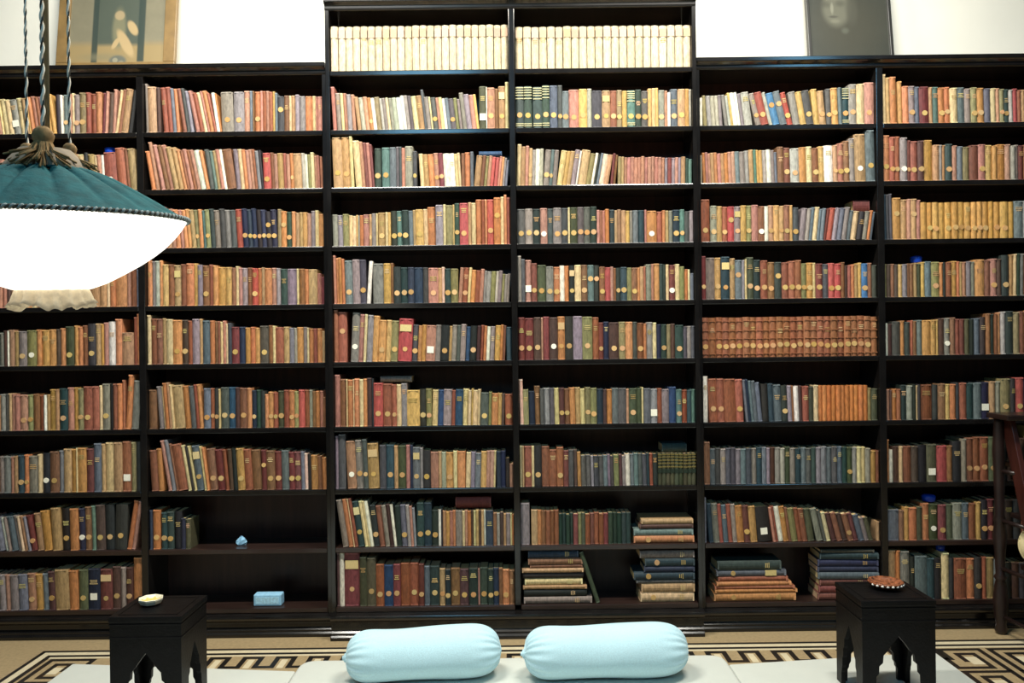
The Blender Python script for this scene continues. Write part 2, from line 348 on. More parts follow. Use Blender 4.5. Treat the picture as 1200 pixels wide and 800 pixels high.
R(2,7,r"l3^62 e8^64 \2 p10@^56 g8*^57 e5*^58 a12+^53 | e7^51 q9*^51 a4^50 f9*^50 p4 i3 s8+^48 g3 k8*^44 p9^42 a3 h5 y8* c4 o9 /2 c5^41 l5 s6 y6^42 p4 p4 c2 | i5^42 i5 k4^34 p4^27")
R(2,8,r"\8 g7^56 o6^57 c1 x4 q8+^54 c4 c2 w4^54 \6 n7*^49 b7 g5 d5^50 w3 \3 n6^48 s7* h4 p3 l3^45 | q9*^51 q9*^51 n8*^42 w3 k2 a4^41 z4 p4 o3 g8 c3 p3 o4 d3 c3 a3 d3 a3 w2 i9^41 b4^38 g4 d4 a3^37 g5 c2 o2^36")
R(2,9,r"d3^63 w5^63 m17+^65 f8^58 f10*^57 x9*^49 u10*^48 m8*^49 x10^50 x10*^50 m6*^49 s6^46 n11*^46 a6*^43 q6*^42 b10*^43 d10*^42 n10*^43 p2 n9* n6* i6* b4 o7*^41 b6")
R(3,0,"_0.7 V8.7^50 "+"_0.7 V8.7 "*21)
R(3,1,r"n9*%^49 n9*% _1 n10*% n8*%^50 s9*^50 e5*^50 s7*^43 p11*^45 y9* h5 e11*^43 a9+^43 x7* v6* y5 t9*%^43 n7* e7*^42 y4^45 c4 y3 g7*^43 p3 w3^40 s8*^44 a8* z4 h3")
R(3,2,r"/2 c5^49 a5^46 p4^47 a4*^44 g4^42 w5^43 h4 /5 g7*^42 s4* g5 /9 c7^41 y4 a5 l6 w2 a10^41 /10 v6^37 w3 k3 s3 j6^36 a5 /6 m3 b3^35 /1 v4^33 a3 p4^32#11 p4^31 l3 m5 l4 p4 l3 a5 n4 t4^29")
R(3,3,r"e9*^41 g8* n8* p8@^42 e6 g9*^42 e7* c2 f8* e7* e7* n7* p3^39 b3 p3 o4 q6 a3 b4 a5^38 y4 g3 s6 q7 p2 o11@^37 x6 o3 a4 g4 q8*^38 t5* e5^36 g4")
R(3,4,r"g4^54 e4^50 p7'^49 m6*^45 f10*^43 g8*^41 o7* w5^42 o5 k6+^42 c7 b7* t7! k6!^42 b6*^40 r6^39 p3 b3 k5* q7* v5 b6* o3 a4 x2 g6^42 p3 z6 n4 k3^42 c3 m7@^41 c5^42 v5^39 o4^36 c2 s4^31")
R(3,5,r"m7*^50 m10* d8* p2 m7 d9@ o8+ k9* l10 v11*^50 x7 m5*^43 i6 d11*^43 v7* o8 e5 b7*^42 o3 g7 c4 i5^40 n6* v4 d5 n9*^39 e4^37 g4 e4")
R(3,6,r"\1 j4^53 v6^41 i7^39 b6^45 e4^42 l7 e5 c5 d6* b6* z6 a6 c5 | v6* v7* i7^41 d4 o6 s7 e9 p3 f9* f5 c2 s8 l8'^40 x5 l8 u8^42 t6*^39 x6 q5 t4")
R(3,7,r"c3^48 a2 x9* c3 k9*^48 b9^47 x9^43 x8*^46 m6^42 e6 \1 d4 z4^40 e6^36#2 l3 e6 e6 s5 l3 e4 v6 d4 g4 w5^37 s5 s5 e5 e5 q3 x4 k6 | F5^37#9")
R(3,8,r"l10^49 _2 a7^41 o4 b5^40 x5 b4 x5 n4^36#4 m5 v4 f4 x5 m5 x5 x5 m5 n5^37#5",None,740)
R(4,1,r"w3^33 \3 v4^36 h5 h5 h4 g4 \7 g4 h3 y3^39 w5 w3 l5^38 h9^39 \13 g6*^38 x9*^39 h4 A9!^38 s8!^40 r7*^39 \9 g8^39 y7 e9*^40 \5 y7^42 a8*^40 \2 e6*^42 z8*^43 s4 | q8*%^43 g9*^47 c9^47 p12*^49")
R(4,2,r"g2^33 \2 o3^36 p3 p3 a4 o4 p4 a4 o4 p4 p4 s5^37 g6 h5^38 a5 t3 y3 y4^38 h5 w5 g4 s3^36 \1 b7^42 b8*^41 h10*^40 z8^41 c7 b7*^40 y7^42 w10^43 a5* p7*^45 b7*^48 g6^51 a13@^56 s10*^60")
R(4,3,r"x10*^50 h7*^42 y6 x6*^41 r7!^41 g7+^41 y6^42 v6*^42 p7 b7@^41 w4 p6* y6^42 a5* b6*^42 y3 e7*^39 /6 l6^38 g4 s4^39 c5 s3^37 s4 /8 m3 r6^38 l5 s5 g5 s5^35 c6^34 k6 g5 o3 s3^33")
R(4,4,r"m5*^51 g10^49 y7*^49 q10+^50 a6^48 s8!^46 l3 c2 f8*^49 n8*^46 x8*^45 b8*^43 n8!^43 x8* x7*^44 x7* v6*^41 z7* c3 m8* e7^40 r7*^41 r7* b4 d3^38 x4 o4^39 a4 y4^41 A7*^40 b5 f5^38")
R(4,5,"B8*^47 B8 B8*#23 B7^46")
R(4,6,r"w6^54 \2 x10*^51 x9* x14 x9*^50 \5 s3 i3 s4^48 s5 s5^46 \2 k8^44 q6 s10^43 k7*^42 l5 b3 w6^41 d3 | x8^41 f6 c6 O5.5^41#11 v4^38 f8^37")
R(4,7,r"b7^50 s6^42 e6 g6 e6 e5 l6 s6 e6 g6 q6 s5 l4 d6 g6 h5 f6 g6 q6 s6 e6 n5 l6 l6 s6 e6 s6 q5 f6* g5 c5 c5 g6^40 z6^37 b3")
R(4,8,r"s2^53 \4 q5^46 g7 x4 s6^44 x5 g5 o8^43 m7*^43 z8^42 \5 k15'^41 \8 p3 x3^42 w6^41 z6 b3^40 v7^39 x5 x6 f8^38 \12 g7 e3^37 c5^34 \14 d6^33 b6 d6 b6* m6 s6^31 g5^27 f5 | _4 a3^22")
R(5,1,r"\1 c4^62 a4^54 o8^55 _2 z5^50 o7^44 g7*^44 s5 m11*^43 a4 t7 o7*^42 o6* c8^41 s9 g7 v7* z8* s7^40 c6 p4 v5* n6*^39 h4 r5 x5^38 a5 b6 g6 o6 p5 a6 d6")
R(5,2,r"o8*^54 x6*^52 x6* g8@^51 m4*^48 x8*^47 d7* z10^48 a7^42 g3 a4 n8*^43 p5^41 s7^40 v7 b10^41 p8* y8 z5 z10 p6 h5 g4 m6 b6 a7 o6 g7 d6 x6")
R(5,3,r"\1 q3^53 e3 e3 | z9!^49 a7^47 p4 a6! p4^46 Y7^43 Y6* Y7* Y7 Y7* Y7* Y7* Y7* Y6* Y6* Y7* Y5 Y7* Y9* Y6 s10 l3 z6 o6 b6 g6 a6 p5")
R(5,4,r"v3^39 d4 b4 d4 y5 l5 b3 b4 a3^40 f5 y4^41 s7 v9* o4 k3 b6 z6 o3 a3 p4 l5^41 g4 z11^43 b7 p7*^44 d5 k8*^48 /1 a4 c3^49 n4 g5 b4 d4^51 o6 b6 k6 a6 x5")
R(5,5,r"w4^38 d4 e9^40 o4 e7 x2^41 b4 s6 z9^41 z6 y2 d7^43 g6@ b5 x5 m5 f5^42 k6 s6 k6^44 b5^48 n4 b3 o4^49 h5^50 n8 v7 b6 z6^51 b6 x6 g7 a6 d6")
R(5,6,r"p4^36 d2 o5 x4 n6^41 g6 k3 c2 k3 b12^41 k5 b8^42 y4 o6 k3 x8 q7 s8 i8'^43 a6 h5 v10*^47 k5 r9*^48 i6*^46 b6 f6 g6 a6 o6")
R(5,7,r"o3^50 w3^38 d6^42 c3 b8 d6 k8^43 f9'^44 r10^42 b5 k8^47 g4^50 b7*^51 b6* x8* f8* k8 d6 f6 d6 v6^64 g6 f7 b7 g6")
R(5,8,r"s11^36 b4 z4^39 o7 f5 o6^43 f8@^42 m7* f6 g8^43 s6 b6 y4^44 k6*^46 m6*^47 n8 d8 e7 x6^46 b6 w5^50 a6 d7 g6")
R(5,9,r"a7^58 o3 g8^57 _1 k4^50 s10 q6^48 k6 c6^54 k4^48 x10 o7 k6* x3^49 a7^48 s8^46 k6^42 d6 e6 b5 d7 k6 b6 a6")

def parse(txt):
    out = []; ang = 0.0; h = 42.0; gap = 0.0
    for t in txt.split():
        if t[0] == '\\': ang = -float(t[1:]); continue
        if t[0] == '/': ang = float(t[1:]); continue
        if t == '|': ang = 0.0; continue
        if t[0] == '_': gap += float(t[1:]); continue
        m = re.match(r'([A-Za-z])([\d.]+)([*@\'+!%]*)(?:\^([\d.]+))?([*@\'+!%]*)(?:#(\d+))?$', t)
        if not m: raise ValueError('bad token ' + t)
        c, w, fl, hh, fl2, n = m.groups()
        if hh: h = float(hh)
        for q in range(int(n or 1)):
            out.append(dict(c=c, w=float(w), fl=fl + fl2, h=h + (0 if hh and q == 0 and c not in 'VBYFO' else random.uniform(-1.0, 1.0) * (0.35 if c in 'VBYFO' else 1)), ang=ang, gap=gap)); gap = 0.0
    return out

def layout(bs, x0, x1, k, scale):          # metres; returns right-most extent
    px = x0; pt = 0.0; ph = 9.0
    far = x0
    for b in bs:
        w = b['w'] * k * scale; h = b['h'] * k; th = math.radians(b['ang'])
        zt = math.cos(th) * h; t = math.tan(th)
        zm = min(ph, zt)
        xl = max(px, px + zm * pt - zm * t) + 0.0004 + b['gap'] * k
        pxn = xl + w / math.cos(th)
        b['W'], b['H'], b['th'] = w, h, th
        b['tx'] = xl + w / 2 * math.cos(th) + t * (w / 2 * math.sin(th) + w / 2 * abs(math.sin(th)))
        b['tz'] = w / 2 * abs(math.sin(th))
        far = max(far, pxn, pxn + zt * t)
        px, pt, ph = pxn, t, zt
    return far

def jit(c, a=0.045):
    g = sum(c) / 3; c = tuple(g + (x - g) * 0.86 for x in c)
    d = random.uniform(-a, a)
    return tuple(min(1, max(0.02, x + d + random.uniform(-a, a) * 0.5)) for x in c)

def book_geo(w, h, d):
    bl = min(0.30 * w, 0.0085); t = min(0.0022, w * 0.16)
    a = w / 2
    arc = [(a * s, bl * s * s) for s in (-1, -0.8, -0.45, 0.0, 0.45, 0.8, 1)]
    out = [(-a, d)] + arc + [(a, d), (a - t, d), (a - t, bl + t + .001), (-a + t, bl + t + .001), (-a + t, d)]
    return out, (-a + t, a - t, bl + t + .001, d - 0.004)
def disc(b, cx, z, rx, rz, col, mt, M, yfront=-0.0008, n=10):
    pts = [(cx + rx * math.cos(2*PI*i/n), z + rz * math.sin(2*PI*i/n)) for i in range(n)]
    b.prism_y(pts, yfront, 0.006, mt, col, M)

LBL = lin((.86, .68, .38)); LBLW = lin((.96, .94, .86)); GOLD = lin((.80, .64, .34))
def book_parts(bk, mbs, M=None):
    """mbs: dict of builders for cover / pages / labels / bands (may be one shared builder)"""
    w, h, d, c = bk['W'], bk['H'], bk['D'], bk['c']
    base = lin(jit(PAL[c][0], 0.03 if c in 'VBYFO' else 0.045))
    out, pg = book_geo(w, h, d)
    mbs['cover'].prism(out, 0, h, 0, base, M)
    if c not in 'VBYFOkw':                                # rubbed cloth at head and tail of the spine
        worn = tuple(min(.8, x * 1.5 + .035) for x in base)
        for f0, f1 in ((0, .022), (.972, 1.0)):
            mbs['cover'].box(-w*.40, w*.40, -0.0004, 0.003, h*f0 + .0003, h*f1 - .0003, 0, worn, M)
    mbs['page'].box(pg[0], pg[1], pg[2], pg[3], 0.002, h - 0.0035, 1, lin(jit((.80, .68, .48), .05)), M)
    fl = bk['fl']; zl = h * bk.get('lz', 0.28)
    r = min(w * 0.45, 0.0138); rz = min(0.0138, max(r, 0.0115))
    lc = lin(jit((.80, .63, .38), .06))
    def lab():
        if mbs.get('labels') is None: return mbs['label']
        m = MB(); mbs['labels'].append(m); return m
    if '*' in fl: disc(lab(), 0, zl, r, rz, lc, 1, M)
    if '!' in fl: disc(lab(), 0, h * 0.62, r, rz, lc, 1, M)
    if '@' in fl: disc(lab(), 0, zl, r, rz, LBLW, 1, M)
    if "'" in fl: lab().box(-min(w*.44,.017), min(w*.44,.017), -0.0008, 0.0035, zl - .017, zl + .017, 1, LBLW, M)
    if '+' in fl:
        disc(lab(), 0, zl, r * .9, rz * .9, lc, 1, M)
        lab().box(-w*.42, w*.42, -0.0008, 0.0035, h*.70, h*.86, 1, lin(jit((.84,.72,.48), .05)), M)
    if '%' in fl:
        for f0 in (.70, .78, .84, .90, .96, .05, .10):
            mbs['band'].box(-w*.47, w*.47, -0.0007, 0.0045, h*f0, h*f0 + .0045, 1, lin((.72,.70,.55)), M)
    if c == 'V':
        lab().box(-w*.46, w*.46, -0.0006, 0.004, h*.74, h*.93, 1, lin(jit((.74,.62,.52), .05)), M)
    if c == 'B':
        for f0 in (.08, .46, .66, .90):
            mbs['band'].box(-w*.42, w*.42, -0.0022, 0.003, h*f0, h*f0 + .004, 0, tuple(x * 1.1 for x in base), M)
    if c == 'F':
        for f0 in (.55, .66, .76, .86, .94): mbs['band'].box(-w*.44, w*.44, -0.0007, 0.004, h*f0, h*f0 + .006, 1, lin((.44,.39,.22)), M)
        lab().box(-w*.45, w*.45, -0.0006, 0.004, h*.38, h*.5, 1, lin((.15,.19,.15)), M)
    if bk.get('title') and not ('+' in fl or '!' in fl or '%' in fl):
        g = lin(jit((.78, .66, .42), .08)); z0 = h * bk['title']
        for q in range(3):
            ww = w * random.uniform(.22, .36)
            mbs['band'].box(-ww, ww, -0.0005, 0.003, z0 - q * .0085, z0 - q * .0085 + .0035, 1, g, M)

BOOKS = []
for (bay, row), (txt, xx0, xx1) in sorted(ROWS.items()):
    Y = YC if bay in (2, 3) else YS
    k = Y / F
    x0 = BAYS[bay][0] * k + 0.002; x1 = BAYS[bay][1] * k - 0.002
    if xx1: x1 = uv(xx1, 400 + VROW[row] - 15)[0] * k
    bs = parse(txt)
    hmax = (VROW[row] - (VROW[row-1] if row > (0 if bay in (2, 3) else 1) else (-390 if bay in (2, 3) else -315.5))) - SH_T / k - 1.2
    for b in bs: b['h'] = min(b['h'], hmax / math.cos(math.radians(b['ang'])) - b['w'] * 1.2 * abs(math.sin(math.radians(b['ang']))))
    lo, hi = 0.3, 2.2
    for _ in range(28):
        s_ = (lo + hi) / 2
        if layout(bs, x0, x1, k, s_) > x1: hi = s_
        else: lo = s_
    layout(bs, x0, x1, k, lo)
    n = len(bs)
    for i, b in enumerate(bs):
        b['bay'], b['row'], b['i'], b['n'] = bay, row, i, n
        b['D'] = min(0.185, max(0.115, b['H'] * random.uniform(.60, .72)))
        b['pos'] = (b['tx'], Y + 0.008 + random.uniform(0, .011), zof(VROW[row], Y) + b['tz'] + 0.0004)
        b['lz'] = 0.29 + random.uniform(-.02, .03)
        if b['W'] > 0.024 and random.random() < 0.34: b['title'] = random.uniform(.66, .86)
        x_px = b['tx'] * F / Y + 600
        b['px'] = x_px
        hid = False
        if bay == 0:
            lim = {1: 0, 2: 95, 3: 400, 4: 112}.get(row, 0)
            hid = x_px < max(3, lim)
        if bay == 1 and row == 3: hid = x_px < 208
        if bay == 5: hid = x_px > (1195 if row < 7 else 1158)
        b['area'] = 0 if hid else b['W'] * b['H']
        BOOKS.append(b)
SETS = [b for b in BOOKS if b['c'] in 'VBYO' and b['area'] > 0]
rest = sorted([b for b in BOOKS if b['c'] not in 'VBYO' and b['area'] > 0], key=lambda b: -b['area'])
PICK = rest[:268]                                       # with the 33 lying ones below: about 300 largest
chosen = set(id(b) for b in SETS + PICK)

ONES = ['', 'first', 'second', 'third', 'fourth', 'fifth', 'sixth', 'seventh', 'eighth', 'ninth', 'tenth', 'eleventh', 'twelfth', 'thirteenth',
        'fourteenth', 'fifteenth', 'sixteenth', 'seventeenth', 'eighteenth', 'nineteenth']
def ordn(n):
    if n < 20: return ONES[n]
    t = {2: 'twent', 3: 'thirt', 4: 'fort'}[n // 10]
    return t + 'ieth' if n % 10 == 0 else t + 'y-' + ONES[n % 10]
SHELF = {9: 'bottom shelf', 8: 'second shelf up', 7: 'third shelf up', 6: 'fourth shelf up', 5: 'fifth shelf up', 4: 'sixth shelf up',
         3: 'seventh shelf up', 2: 'eighth shelf up', 1: 'ninth shelf up', 0: 'top shelf'}
BAYN = ['leftmost bay', 'second bay', 'third bay', 'fourth bay', 'fifth bay', 'rightmost bay']
def book_label(b):
    w = b['W']; c = PAL[b['c']][1]; fl = b['fl']
    adj = 'thick' if w > .052 else ('slim' if w < .026 else '')
    ft = ''
    if "'" in fl: ft = ' with white square label'
    elif '@' in fl: ft = ' with white round label'
    elif '+' in fl: ft = ' with two spine labels'
    elif '*' in fl or '!' in fl: ft = ' with round label'
    o = ordn(b['n'] - b['i']) + ' from right' if b['bay'] == 0 else ordn(b['i'] + 1) + ' from left'
    if abs(b['ang']) >= 8 and not ft: adj = (adj + ' leaning').strip()
    noun = 'volume' if b['c'] in 'VBYO' else 'book'
    return ('%s %s %s%s, %s, %s, %s' % (adj, c, noun, ft, o, SHELF[b['row']], BAYN[b['bay']])).strip()
GRP = {'V': 'pale vellum volumes on the top shelf', 'B': 'matching tan leather volumes', 'Y': 'matching golden tan volumes', 'O': 'matching orange volumes'}
shared = MB(); sh = dict(cover=shared, page=shared, label=shared, band=shared)
def make_book(b, label, group, rot, name='book'):
    r = empty(name, b['pos'], rot)
    tag(r, label, 'book', group)
    mb = dict(cover=MB(), page=MB(), labels=[], band=MB())
    book_parts(b, mb)
    mb['cover'].build('cover', [M_cloth, M_paper], r)
    mb['page'].build('page_block', [M_cloth, M_paper], r)
    for m in mb['labels']: m.build('spine_label', [M_cloth, M_paper], r)
    if mb['band'].v: mb['band'].build('spine_lettering' if b['c'] != 'B' else 'raised_bands', [M_cloth, M_paper], r)['kind'] = 'stuff'
    return r
for b in BOOKS:
    if id(b) in chosen:
        s = b['c'] in 'VBYO'
        make_book(b, book_label(b), GRP.get(b['c'], 'old books standing on the shelves'), (0, b['th'], 0), 'bound_volume' if s else 'book')
    else:
        Mx = Matrix.Translation(b['pos']) @ Matrix.Rotation(b['th'], 4, 'Y')
        book_parts(b, sh, Mx)
so = shared.build('smaller_books', [M_cloth, M_paper])
tag(so, 'the many remaining slim old books filling the shelves', 'books', None, 'stuff')

# ---- books lying flat, in piles or on top of the rows: x0, x1, top, bottom in pixels, colour
def lying(bay, lst, label, group, Y=None, yaw=0.0, flags=None, dd=0.15, zlow=None):
    Yp = (YC if bay in (2, 3) else YS) + 0.012 if Y is None else Y
    k = Yp / F
    z = zlow
    n = len(lst)
    for j, (x0, x1, y0, y1, c, fl) in enumerate(reversed(lst)):
        xm = BAYS[bay][1] + 600 + sn * ((y0 + y1) / 2 - 400) - 4.0
        x1 = min(x1, xm)
        L = (x1 - x0) * k; th = (y1 - y0) * k * .97
        u = uv((x0 + x1) / 2, (y0 + y1) / 2)[0]
        b = dict(W=th, H=L, D=dd + random.uniform(-.01, .02), c=c, fl=fl, lz=.24, title=.8 if th > .03 else None, ang=0)
        # spine towards the viewer, long side across
        b['pos'] = (u * k - L / 2, Yp + random.uniform(0, .008), z + th / 2)
        r = make_book(b, label(n - 1 - j, n, PAL[c][1]), group, (0, PI / 2, 0))
        r.rotation_euler = (Matrix.Rotation(yaw + random.uniform(-.012, .012), 3, 'Z') @ Matrix.Rotation(PI / 2, 3, 'Y')).to_euler()
        z += th + 0.0008
zb9c, zb9s = zof(VROW[9], YC), zof(VROW[9], YS)
def stacklab(where):
    def f(i, n, col):
        pos = 'topmost' if i == 0 else ('lowest' if i == n - 1 else ordn(i + 1) + ' from top')
        return '%s book lying %s in %s' % (col, pos, where)
    return f
lying(3, [(752,813,610,616,'a',''),(750,813,616.5,622,'d',''),(743,813,622,630,'s',''),(743,819,630,638.5,'o','*')], stacklab('stack, second shelf up, fourth bay'), 'books in flat stacks', zlow=zof(VROW[8], YC) + .0005)
lying(3, [(619,678,645,654,'i',''),(619,683,655,663,'b',''),(621,683,663,667,'b',''),(612,684,667,672,'a',''),(613,684,672,679,'k',''),(615,683,679,687,'c',''),(613,688,687,691.5,'a',''),(614,688,692,701,'k',''),(614,694,701,709,'g','')],
      stacklab('left stack, bottom shelf, fourth bay'), 'books in flat stacks', zlow=zb9c + .0005)
lying(3, [(750,816,642,651,'g',''),(756,816,652,661.5,'q','*'),(755,816,662,669,'i',''),(743,817,669,678,'q','*'),(746,816,678,682,'e',''),(752,818,682,693,'a',''),(751,814,693.5,705,'c','*')],
      stacklab('right stack, bottom shelf, fourth bay'), 'books in flat stacks', zlow=zb9c + .0005)
lying(4, [(841,916,659,670,'n',''),(840,922,670,677.5,'s','+'),(842,924,678,684,'x',''),(840,928,684,689,'o',''),(838,932,689,693,'x',''),(838,935,693,697,'o',''),(837,933,697,707,'o','*')],
      stacklab('left stack, bottom shelf, fifth bay'), 'books in flat stacks', zlow=zb9s + .0005)
lying(4, [(962,1024,642,646,'f',''),(961,1030,646,654,'q',''),(959,1035,655,663,'i',''),(959,1035,663,670,'i',''),(959,1036,670,678,'s',''),(961,1022,679,687,'m',''),(960,1022,688,696,'m',''),(959,1022,697,706,'m','')],
      stacklab('right stack, bottom shelf, fifth bay'), 'books in flat stacks', zlow=zb9s + .0005, yaw=-0.04)
# a thin dark book leaning against the left stack
b = dict(W=5 * YC / F, H=63 * YC / F, D=.14, c='f', fl='', ang=0)
p = at(701, 707, YC + .012); th = math.radians(-18)
b['pos'] = (p.x, YC + .012, zb9c + b['W'] / 2 * abs(math.sin(th)) + .0005)
make_book(b, 'dark olive book leaning against left stack, bottom shelf, fourth bay', 'books in flat stacks', (0, th, 0))
# single ones lying on top of the standing rows, set back from the spines
def on_top(bay, row, x0, x1, y0, y1, c, label, back=0.05):
    Y = (YC if bay in (2, 3) else YS)
    k = Y / F; xa = uv(x0, (y0+y1)/2)[0] * k; xb = uv(x1, (y0+y1)/2)[0] * k
    top = max((b['pos'][2] + b['H'] * math.cos(b['th']) + b['W'] * abs(math.sin(b['th'])) for b in BOOKS if b['bay'] == bay and b['row'] == row and xa - .03 < b['tx'] < xb + .03), default=0)
    th = max((y1 - y0) * k, .012)
    bb = dict(W=th, H=xb - xa, D=.12, c=c, fl='', ang=0)
    bb['pos'] = (xa, Y + back, top + th / 2 + .001)
    make_book(bb, label, 'books lying on top of the rows', (0, PI / 2, 0))
on_top(2, 2, 561, 588, 178, 184, 'u', 'blue book lying on the row, eighth shelf up, third bay')
on_top(2, 6, 444, 481, 443, 450, 'g', 'grey book lying on the row, fourth shelf up, third bay')
on_top(2, 8, 533, 575, 583, 596, 'm', 'maroon book lying on the row, second shelf up, third bay')
on_top(3, 7, 778, 807, 520, 530, 'q', 'dark teal book lying on the row, third shelf up, fourth bay')
on_top(4, 3, 1005, 1024, 232, 245, 'm', 'maroon book lying on the row, seventh shelf up, fifth bay')

# ------------------------------------------------------------------ floor mattresses and bolsters
def soft_slab(name, pts, z0, z1, m, label, cat, group=None, rad=0.02):
    cx = sum(p[0] for p in pts) / len(pts); cy = sum(p[1] for p in pts) / len(pts)
    b = MB(); b.prism([(x - cx, y - cy) for x, y in pts], 0, z1 - z0)
    o = b.build(name, m, bevel=rad, seg=4, loc=(cx, cy, z0), smooth=True)
    tag(o, label, cat, group); return o
def rounded(pts, idx, r, n=5):
    out = []
    for i, p in enumerate(pts):
        if i not in idx: out.append(p); continue
        p = Vector(p); a = (Vector(pts[i-1]) - p).normalized(); c = (Vector(pts[(i+1) % len(pts)]) - p).normalized()
        for q in range(n + 1):
            t = q / n; p0, p2 = p + a * r, p + c * r
            out.append(tuple(p0 * (1-t)**2 + p * 2*t*(1-t) + p2 * t*t))
    return out
GF = 'white floor mattresses in front of the bookcases'
soft_slab('floor_mattress', rounded([(-.975, 1.5), (.955, 1.5), (.955, 3.67), (-.985, 3.66)], (2, 3), .08), .002, .050, M_sheet, 'white covered floor mattress carrying the two pale blue bolsters', 'mattress', GF)
soft_slab('floor_mattress', [(-2.06, 1.5), (-.99, 1.5), (-.992, 3.585), (-2.06, 3.70)], .002, .030, M_sheet, 'thin white floor mattress beneath the table with the white dish', 'mattress', GF, .008)
soft_slab('floor_mattress', [(.962, 1.5), (1.955, 1.5), (1.955, 3.715), (.962, 3.60)], .002, .030, M_sheet, 'thin white floor mattress beneath the table with the brown dish', 'mattress', GF, .008)

def bolster(cx, cy, L, rad, yaw, label):
    r = empty('bolster', (cx, cy, .0505), (0, 0, yaw)); tag(r, label, 'bolster', 'pale blue bolsters')
    n = 160; k = 60; vs = []; fs = []
    ph = random.uniform(0, 6)
    for i in range(k + 1):
        t = -1 + 2 * i / k
        e = 0.22                                        # share of the length that rounds off at each end
        q = max(0.0, (abs(t) - (1 - e * 2)) / (e * 2))
        sh = (1 - q ** 2.8) ** .46 if q < 1 else 0.0
        sag = 1 - 0.035 * math.cos(t * 4.2 + ph * .3)
        for j in range(n):
            a = 2 * PI * j / n
            pleat = 1 + (0.055 * q ** 1.6 * math.sin(a * 19 + 1.5 * math.sin(3*a)) * (1 if q < .98 else 0)) + 0.008 * math.sin(3 * a + t * 7 + ph)
            rr = max(rad * sh * sag * pleat, 0.0075)
            y = rr * math.cos(a); z = rr * math.sin(a)
            z = rad * .94 + (z if z > 0 else z * .94)     # a little flattened where it lies
            vs.append((t * L / 2, y, z))
    for i in range(k):
        for j in range(n):
            fs.append((i*n+j, i*n+(j+1)%n, (i+1)*n+(j+1)%n, (i+1)*n+j))
    fs.append(tuple(range(n))); fs.append(tuple(reversed([k*n+j for j in range(n)])))
    b = MB(); b.add(vs, fs); b.build('cushion', M_bolster, r, smooth=True)
    for s in (-1,):                                      # gathered knot at the tied end
        b = MB(); prof = [(.0, -.006), (.016, -.004), (.019, .001), (.012, .005), (.009, .007), (.010, .010), (.005, .012), (0, .0125)]
        Mx = Matrix.Translation((s * L / 2, 0, rad * .94)) @ Matrix.Rotation(s * PI / 2, 4, 'Y')
        b.lathe(prof, 14, M=Mx, fr=lambda a, i: 1 + .12 * math.sin(5 * a))
        b.build('end_knot', M_bolster, r, smooth=True)
bolster(-.397, 3.445, .672, .111, math.radians(6.5), 'shorter pale blue bolster on the left of the floor mattress')
bolster(.390, 3.440, .716, .113, math.radians(3.0), 'longer pale blue bolster on the right of the floor mattress')

# ------------------------------------------------------------------ low carved tables
def table(cx, yf, w, d, ztop, label):
    z0 = .0305
    r = empty('side_table', (cx, yf + d / 2, z0)); tag(r, label, 'table', 'low carved black side tables')
    H = ztop - z0; t = .018
    def panel_pts(W):                                     # half outline of a cusped arch cut into a board
        ap = H * .66
        steps = [(0.0, ap), (.10, ap - .035), (.16, ap - .060), (.21, ap - .075), (.22, ap - .105), (.27, ap - .118), (.275, ap - .148), (.31, ap - .160), (.315, ap - .192), (.34, ap - .205), (.345, .060), (.365, .05), (.37, .0)]
        right = [(W * f, z) for f, z in steps]
        left = [(-x, z) for x, z in right[1:]]
        return [(-W/2, 0)] + list(reversed(left)) + right + [(W/2, 0), (W/2, H - .022), (-W/2, H - .022)]
    def side(W, M):
        b = MB(); b.prism_y(panel_pts(W), -t/2, t/2, M=M); return b.build('arched_side', M_table, r)
    side(w, Matrix.Translation((0, -d/2 + t/2, 0)))
    side(w, Matrix.Translation((0, d/2 - t/2, 0)))
    side(d - 2*t, Matrix.Translation((-w/2 + t/2, 0, 0)) @ Matrix.Rotation(PI/2, 4, 'Z'))
    side(d - 2*t, Matrix.Translation((w/2 - t/2, 0, 0)) @ Matrix.Rotation(PI/2, 4, 'Z'))
    b = MB(); b.box(-w/2 - .004, w/2 + .004, -d/2 - .004, d/2 + .004, H - .022, H); top = b.build('table_top', M_table, r, bevel=.003)
    b = MB(); i = .022
    for a in ((-w/2+i, w/2-i, -d/2+i, -d/2+i+.005), (-w/2+i, w/2-i, d/2-i-.005, d/2-i), (-w/2+i, -w/2+i+.005, -d/2+i, d/2-i), (w/2-i-.005, w/2-i, -d/2+i, d/2-i)):
        b.box(*a, H - .001, H + .0015)
    b.build('carved_border', M_table, top)
    b = MB()
    for zz in (H - .034, H - .085):
        b.box(-w/2 - .003, w/2 + .003, -d/2 - .003, -d/2 + .002, zz, zz + .006)
        b.box(-w/2 - .003, -w/2 + .002, -d/2, d/2, zz, zz + .006); b.box(w/2 - .002, w/2 + .003, -d/2, d/2, zz, zz + .006)
    b.build('moulding', M_table, r, bevel=.001)
    return r
table(-1.437, 3.09, .278, .255, .45, 'low carved black table with a white dish, in front of leftmost bay')
table(1.526, 3.17, .292, .255, .45, 'low carved black table with a brown dish, in front of rightmost bay')

